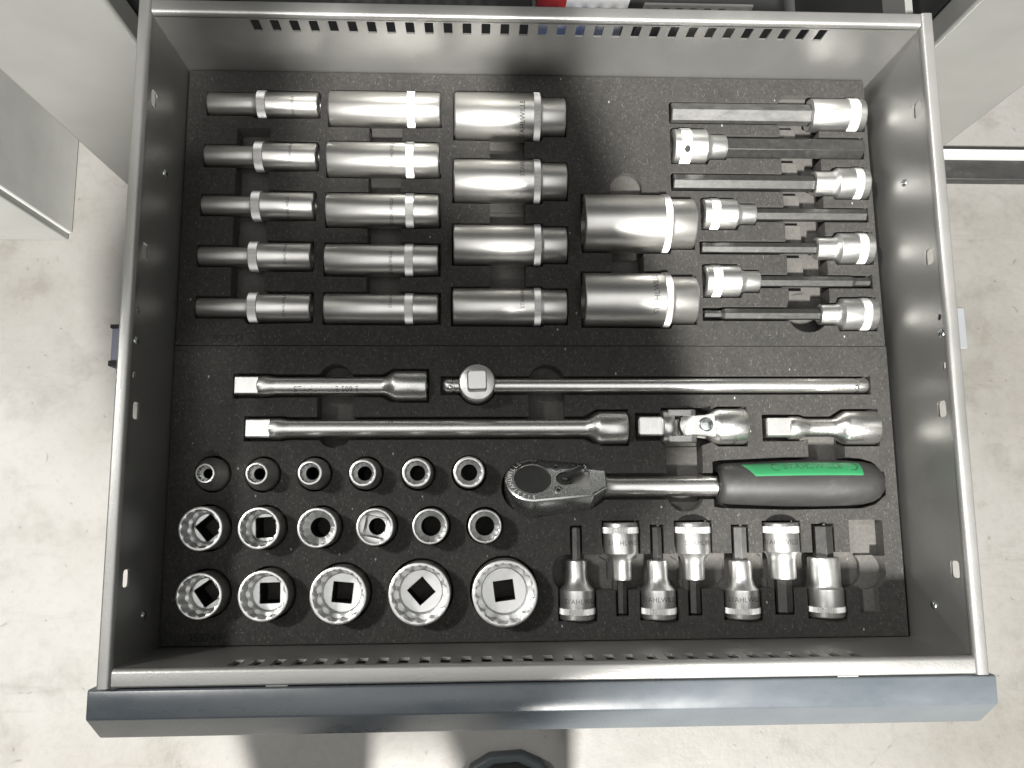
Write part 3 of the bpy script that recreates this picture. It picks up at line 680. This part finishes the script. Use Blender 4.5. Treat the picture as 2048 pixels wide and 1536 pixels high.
rb_ = [(-212.7, 73.7, 13.7, 'square', 0.70), (-176.8, 73.7, 13.1, 'square', 0.05), (-140.8, 73.6, 12.5, 'round', 0), (-104.9, 73.9, 11.8, 'drive', -0.20), (-70.4, 73.9, 11.3, 'round', 0), (-35.9, 73.7, 10.7, 'round', 0)]
for i, (x, y, r, st, ro) in enumerate(rb_):
    lab = ['upright socket with a square hole turned cornerwise, left end of the middle row', 'upright socket, second from the left in the middle row', 'upright socket with a round hole, third from the left in the middle row', 'upright socket standing with its square drive end up, in the middle row', 'upright socket, fifth from the left in the middle row', 'upright socket at the right end of the middle row'][i]
    upright(lab, G4, x, y, r, r-0.1, st, ro, brot=0.1+i*0.35)
rc = [(-211.7, 32.8, 14.2, 0.62), (-172.7, 32.5, 15.6, 0.02), (-126.8, 32.3, 17.7, -0.10), (-76.7, 32.6, 19.4, 0.72), (-23.5, 32.3, 20.7, 0.13)]
for i, (x, y, r, ro) in enumerate(rc):
    lab = ['upright socket at the left end of the front row', 'upright socket, second from the left in the front row', 'wide upright socket in the middle of the front row', 'large upright socket with its square hole turned to a diamond, front row', 'largest upright socket, right end of the front row'][i]
    upright(lab, G4, x, y, r, r-0.2, 'square', ro, ztop=16.0, brot=0.05+i*0.2, wall=0.115)

# ------------------------------------------------------------------ foam trays
U_, Lw = POCK['up'], POCK['lo']
U_.append((15, rrect(-205.3, -182.8, 218, 345, 1.0)))
U_.append((16, rrect(-115.0, -92.6, 218, 350, 1.0)))
U_.append((8, rrect(-115.2, -92.4, 338, 352, 0.6)))
U_.append((18, rrect(-31.8, -7.4, 220, 345, 1.0)))
U_.append((20, rrect(51.6, 73.6, 226, 290, 1.0)))
U_.append((5, rrect(51.6, 73.6, 285, 314.8, 10.8, 10)))
U_.append((6, rrect(173.4, 201.8, 360, 374.2, 13.0, 10)))
U_.append((7.5, rrect(173.4, 189.5, 214, 366, 0.6)))
U_.append((15, rrect(187.5, 201.8, 214, 362, 0.8)))
U_.append((15, rrect(171.8, 200.4, 202.2, 232, 13.5, 10)))
Lw.append((16, rrect(-145.8, -122.6, 124.6, 180.2, 11.4, 10)))
Lw.append((15, rrect(-6.4, 18.0, 132, 179.8, 11.8, 10)))
Lw.append((14, rrect(84.4, 108.9, 82.0, 138, 11.0, 10)))
Lw.append((16, rrect(180.8, 205.6, 100, 137, 0.8)))
Lw.append((9, rrect(180.7, 194.0, 100, 137, 0.6)))
Lw.append((13, rrect(8.0, 214.5, 31.6, 54.6, 9.5, 10)))

def tray(name, label, outer, pockets, cx, cy, texts):
    t = thing(name, label, 'foam tray', (cx, cy, -30))
    V, F, of = cdt([outer]+[p for _, p in pockets])
    dep = []
    for f, o_ in zip(F, of):
        d = 0.0
        for k in o_:
            if k > 0: d = max(d, pockets[k-1][0])
        dep.append(d if len(o_) else None)
    mb = MB(); idx = {}
    def vid(i, z):
        k = (i, round(z, 3))
        if k not in idx: idx[k] = len(mb.v); mb.v.append((V[i].x-cx, V[i].y-cy, z+30))
        return idx[k]
    ed = {}
    for f, d in zip(F, dep):
        if d is None: continue
        mb.f.append(tuple(vid(i, -d) for i in f)); mb.mi.append(1 if d > 0 else 0)
        for i in range(len(f)): ed[(f[i], f[(i+1) % len(f)])] = d
    for (a, c), d in list(ed.items()):
        e = ed.get((c, a))
        if e is None:
            mb.f.append((vid(a, -d), vid(a, -30), vid(c, -30), vid(c, -d))); mb.mi.append(0)
        elif d < e-1e-6:
            mb.f.append((vid(a, -d), vid(a, -e), vid(c, -e), vid(c, -d))); mb.mi.append(1)
    mb.build('foam_block', [M_FOAM, M_FOAMCUT], t, smooth=20)
    for s_, x, y, size in texts:
        v, f = text2d(s_, size)
        MB().add([(x+a-cx, y+c-cy, 30.06) for a, c in v], f).build('pressed_number', M_PRESS, t, smooth=0)
    return t
tray('foam_tray', 'back black foam tray holding the deep sockets and long bit sockets', [(-239.6, 192.7), (238.4, 192.7), (236.4, 386.6), (-239.4, 386.6)], U_, 0, 290, [('953754', -205, 197.0, 6.6)])
tray('foam_tray', 'front black foam tray holding the ratchet, extension bars and upright sockets', [(-239.8, 0.7), (240.0, 0.7), (239.0, 192.3), (-239.8, 192.3)], Lw, 0, 96, [('953749', -212, 5.4, 7.2)])

# ------------------------------------------------------------------ cabinet round the drawer
cab = thing('tool_cabinet', 'light grey steel cabinet the drawer is pulled out of', 'cabinet', (0, 600, -450))
def cpart(mb, name, mat, bevel=0):
    mb.v = [(x, y-600, z+450) for x, y, z in mb.v]; return mb.build(name, mat, cab, 30, bevel)
cpart(MB().box(-372, -263, 388, 408, -450, 900), 'front_stile', M_PANEL, 2.5)
cpart(MB().box(266.5, 363, 390, 410, -450, 900), 'front_stile', M_PANEL, 2.5)
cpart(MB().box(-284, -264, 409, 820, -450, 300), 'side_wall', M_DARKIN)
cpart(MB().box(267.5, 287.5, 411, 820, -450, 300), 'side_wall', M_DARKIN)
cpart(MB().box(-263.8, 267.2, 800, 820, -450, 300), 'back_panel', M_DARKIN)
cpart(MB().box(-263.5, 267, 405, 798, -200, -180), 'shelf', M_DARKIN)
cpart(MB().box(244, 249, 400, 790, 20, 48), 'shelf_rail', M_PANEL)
# things kept on the shelf behind the drawer
t = thing('storage_box', 'red and white box on the shelf behind the drawer', 'box', (52, 552, -182))
MB().box(-40, 40, -35, 35, 0, 78).build('carton', M_WHITE, t, bevel=1)
MB().box(-40.4, -15, -35.4, 35.4, 50, 78.4).build('red_label', M_RED, t)
def packet(label, x, y, z, sx, sy_, h, mat, seed):
    rnd = random.Random(seed); n = 9; vs = []; fs = []
    for i in range(n):
        for j in range(n):
            u, w = i/(n-1), j/(n-1); e = min(u, 1-u, w, 1-w)*4
            vs.append(((u-0.5)*sx, (w-0.5)*sy_, h*min(1, e)**0.5+rnd.uniform(-3, 3)*min(1, e)))
    for i in range(n-1):
        for j in range(n-1): fs.append((i*n+j, (i+1)*n+j, (i+1)*n+j+1, i*n+j+1))
    o_ = MB().add(vs, fs).build('film_packet', mat, None, smooth=0)
    o_.location = Vector((x, y, z))*S; tag(o_, label, 'packet')
    md = o_.modifiers.new('solid', 'SOLIDIFY'); md.thickness = 0.002
packet('blue film packet seen through the slots of the back wall', 38, 470, -178, 78, 66, 60, M_BLUE, 3)
packet('grey film packet seen through the slots of the back wall', 118, 468, -178, 60, 60, 55, M_PLASTIC, 5)
t = thing('perforated_divider', 'grey perforated metal divider behind the right of the drawer', 'divider', (140, 500, -180))
MB().add(*(lambda m_: (m_.v, m_.f))(plate([(-40, 0), (52, 0), (52, 92), (-40, 92)], [rrect(-24+11.8*k, -18+11.8*k, 74, 88, 1, 2) for k in range(5)], 2, lambda a, c, d: (a, d, c)))).build('sheet', M_DRAWER, t)

# ------------------------------------------------------------------ neighbours on the floor
t = thing('side_cabinet', 'pale grey cabinet standing on the floor at the left', 'cabinet', (-700, 500, -450))
MB().box(-300, 164, -82, 400, 0, 1300).build('carcass', M_PANEL2, t, bevel=2)
MB().box(-300, 160, -90, -82.2, 0, 1300).build('front_panel', M_PLINTH, t, bevel=1.5)
t = thing('floor_bar', 'bright metal bar over a dark base on the floor at the right', 'bar', (640, 505, -450))
MB().box(-90, 220, -12, 14, 0, 16).build('base', M_RUBBER, t, bevel=1)
MB().box(-92, 222, 15, 26, 0, 24).build('bright_edge', M_WHITE, t, bevel=2)

# ------------------------------------------------------------------ the photographer, mostly out of frame
def skin_body(name, joints, edges, mats, parent, sub=2, matfn=None):
    me = bpy.data.meshes.new(name)
    me.from_pydata([Vector(p)*S for p, r in joints], edges, [])
    o_ = bpy.data.objects.new(name, me); COL.objects.link(o_); o_.parent = parent
    md = o_.modifiers.new('skin', 'SKIN'); md.use_smooth_shade = True
    sv = me.skin_vertices[0].data if me.skin_vertices else None
    if sv is None:
        bm = bmesh.new(); bm.from_mesh(me); bm.verts.layers.skin.verify(); bm.to_mesh(me); bm.free(); sv = me.skin_vertices[0].data
    for k, (p, r) in enumerate(joints):
        sv[k].radius = (r[0]*S, r[1]*S) if hasattr(r, '__len__') else (r*S, r*S)
        sv[k].use_root = (k == 0)
    s2 = o_.modifiers.new('sub', 'SUBSURF'); s2.levels = s2.render_levels = sub
    bpy.context.view_layer.update()
    dg = bpy.context.evaluated_depsgraph_get()
    m2 = bpy.data.meshes.new_from_object(o_.evaluated_get(dg)); o_.modifiers.clear(); o_.data = m2
    m2.materials.clear()
    for mt in mats: m2.materials.append(mt)
    if matfn:
        for p in m2.polygons: p.material_index = matfn(p.center/S)
    for p in m2.polygons: p.use_smooth = True
    return o_
PX, PY = -70, -465
per = thing('person', 'person in a grey jacket holding the camera, only a dark boot tip in view', 'person', (PX, PY, -450))
J = [((-50, 0, 850), (160, 110)), ((-70, 25, 960), (150, 105)), ((-95, 55, 1050), (165, 110)), ((-105, 80, 1130), (165, 98)), ((-40, 105, 1165), (74, 70)), ((-10, 125, 1185), (58, 60)),
     ((-225, 85, 1175), 88), ((-195, 140, 1222), 86), ((-84, 178, 1315), 72), ((-66, 196, 1385), 50),  # unseen left arm, raised and thickened to shade the leftmost sockets
     ((35, 85, 1150), 62), ((142, 215, 1045), 50), ((108, 360, 1015), 38), ((75, 500, 1008), 28),
     ((-120, 0, 790), 95), ((-125, 15, 470), 62), ((-115, -5, 120), 48), ((62, 0, 790), 95), ((85, 25, 470), 62), ((92, 5, 120), 48)]
Ed = [(0, 1), (1, 2), (2, 3), (3, 4), (4, 5), (3, 6), (6, 7), (7, 8), (8, 9), (3, 10), (10, 11), (11, 12), (12, 13), (0, 14), (14, 15), (15, 16), (0, 17), (17, 18), (18, 19)]
skin_body('body', J, Ed, [M_JACKET, M_JEANS, M_SKIN], per, 2, lambda c: 2 if (c.y > 478 and c.z > 900) else (1 if c.z < 860 else 0))
# head with face, tilted down towards the camera
hd_ = bmesh.new(); bmesh.ops.create_uvsphere(hd_, u_segments=32, v_segments=24, radius=1)
for v in hd_.verts:
    x, y, z = v.co; zz = z
    w = 1.0 if z > 0 else 1.0-0.28*(-z)**1.5
    y2 = y*98*(1 if z > 0 else 1-0.10*(-z))+(6 if y > 0 and z < -0.3 else 0)
    x2 = x*76*w; z2 = z*112
    if y > 0.75 and abs(x) < 0.22 and -0.35 < z < 0.12: y2 += 20*(1-abs(x)/0.22)*(1-abs(z+0.18)/0.32 if abs(z+0.18) < 0.32 else 0)     # nose
    if y > 0.6 and 0.02 < z < 0.25 and 0.2 < abs(x) < 0.55: y2 -= 7                                                                       # eye sockets
    if y > 0.8 and abs(x) < 0.35 and -0.60 < z < -0.48: y2 -= 5                                                                           # mouth
    v.co = Vector((x2, y2, z2))*S
me = bpy.data.meshes.new('head'); hd_.to_mesh(me); hd_.free(); me.materials.append(M_SKIN)
for p in me.polygons: p.use_smooth = True
ho_ = bpy.data.objects.new('head', me); COL.objects.link(ho_); ho_.parent = per; ho_.location = Vector((12, 150, 1205))*S; ho_.rotation_euler = (radians(-42), 0, 0)
hr = bmesh.new(); bmesh.ops.create_uvsphere(hr, u_segments=28, v_segments=18, radius=1)
bmesh.ops.delete(hr, geom=[v for v in hr.verts if v.co.z < -0.35 or (v.co.y > 0.25 and v.co.z < 0.45)], context='VERTS')
for v in hr.verts: v.co = Vector((v.co.x*83, v.co.y*106-3, v.co.z*120+2))*S
me = bpy.data.meshes.new('hair'); hr.to_mesh(me); hr.free(); me.materials.append(M_HAIR)
hh = bpy.data.objects.new('hair', me); COL.objects.link(hh); hh.parent = ho_
for s_ in (-1, 1):
    e_ = MB().loft([[(s_*(74+d), 5+rx*cos(2*pi*j/14), -8+rz*sin(2*pi*j/14)) for j in range(14)] for d, rx, rz in ((0, 10, 18), (9, 17, 30), (13, 14, 26), (10, 6, 12))], cap1=True).build('ear', M_SKIN, ho_)
    MB().loft([[(s_*29+9*cos(2*pi*j/12)*k, 84+d, 14+5.5*sin(2*pi*j/12)*k) for j in range(12)] for k, d in ((1, 0), (0.7, 4), (0.05, 5))]).build('eye', M_HOLE, ho_)
# right hand closed on the camera, left hand raised beside the head
for s_, bx, by, bz in ((1, 78, 505, 1008),):
    HJ = [((bx, by, bz), (28, 17)), ((bx+2*-s_, by+40, bz+2), (34, 15))]; HE = [(0, 1)]
    for k in range(4):
        b0 = (bx-s_*(2), by+30+k*17, bz+4); i0 = len(HJ)
        HJ += [((b0[0]-s_*8, b0[1]+4, b0[2]-8), 9.5), ((b0[0]-s_*14, b0[1]+6, b0[2]-26), 8.5), ((b0[0]-s_*20, b0[1]+4, b0[2]-36+k*2), 7.5)]
        HE += [(1, i0), (i0, i0+1), (i0+1, i0+2)]
    i0 = len(HJ); HJ += [((bx-s_*14, by+18, bz+12), 11), ((bx-s_*26, by+34, bz+14), 9.5), ((bx-s_*34, by+46, bz+12), 8)]; HE += [(0, i0), (i0, i0+1), (i0+1, i0+2)]
    skin_body('hand', HJ, HE, [M_SKIN], per, 1)
HJ = [((-66, 196, 1385), (28, 20)), ((-64, 206, 1415), (34, 18))]; HE = [(0, 1)]
for k in range(4):
    i0 = len(HJ); xx = -92+k*17; ln = (0.8, 0.95, 1.0, 0.9)[k]
    HJ += [((xx, 214, 1440), 9.5), ((xx+6, 226, 1440+26*ln), 8.5), ((xx+10, 242, 1440+40*ln), 7.5)]; HE += [(1, i0), (i0, i0+1), (i0+1, i0+2)]
i0 = len(HJ); HJ += [((-44, 212, 1402), 11), ((-28, 226, 1412), 9.5), ((-16, 236, 1424), 8)]; HE += [(0, i0), (i0, i0+1), (i0+1, i0+2)]
skin_body('hand', HJ, HE, [M_SKIN], per, 1)
# boots
def boot(x, y, yaw):
    secs = [(-95, 30, 62, 0), (-70, 38, 78, 0), (-20, 39, 84, 0), (40, 44, 76, 0), (90, 51, 66, 0), (130, 53, 60, 0), (160, 47, 53, 0), (178, 33, 42, 0), (187, 14, 24, 2)]
    rings = []
    for yy, hw, hh_, _ in secs:
        ring = []
        for j in range(28):
            a = 2*pi*j/28; ca, sa = cos(a), sin(a)
            ring.append((hw*math.copysign(abs(ca)**0.75, ca), yy, 14+hh_/2+hh_/2*math.copysign(abs(sa)**0.85, sa)))
        rings.append(ring)
    b_ = MB().loft(rings, cap0=True, cap1=True).build('boot', M_BOOT, per, smooth=60)
    b_.location = Vector((x, y, 0))*S; b_.rotation_euler = (0, 0, yaw)
    so = [(x_*1.0, y_) for x_, y_ in [(-34, -98), (34, -98), (42, -20), (50, 60), (57, 120), (54, 160), (40, 184), (18, 195), (-18, 195), (-40, 184), (-54, 160), (-57, 120), (-50, 60), (-42, -20)]]
    MB().loft([[(a, c, 1) for a, c in so], [(a, c, 22) for a, c in so]], cap0=True, cap1=True).build('welt', M_SOLE, b_, smooth=30, bevel=3)
    MB().loft([[(r*1.0*cos(2*pi*j/24), -45+r*1.1*sin(2*pi*j/24), z) for j in range(24)] for r, z in ((44, 60), (50, 110), (54, 190))]).build('boot_shaft', M_BOOT, b_, smooth=60)
boot(71, 78, radians(3)); boot(-150, 55, radians(6))
# compact camera in the hands
t = thing('compact_camera', 'silver compact camera held over the drawer', 'camera')
t.location = cam.location; t.rotation_euler = cam.rotation_euler
MB().box(-50, 50, -30, 30, 14, 36).build('camera_body', M_CAMBODY, t, bevel=3)
MB().loft([[(r*cos(2*pi*j/32), r*sin(2*pi*j/32), z) for j in range(32)] for r, z in ((20, 14.2), (20, 6), (18.5, 5), (15, 5.5))]).build('lens_barrel', M_CAMBODY, t)
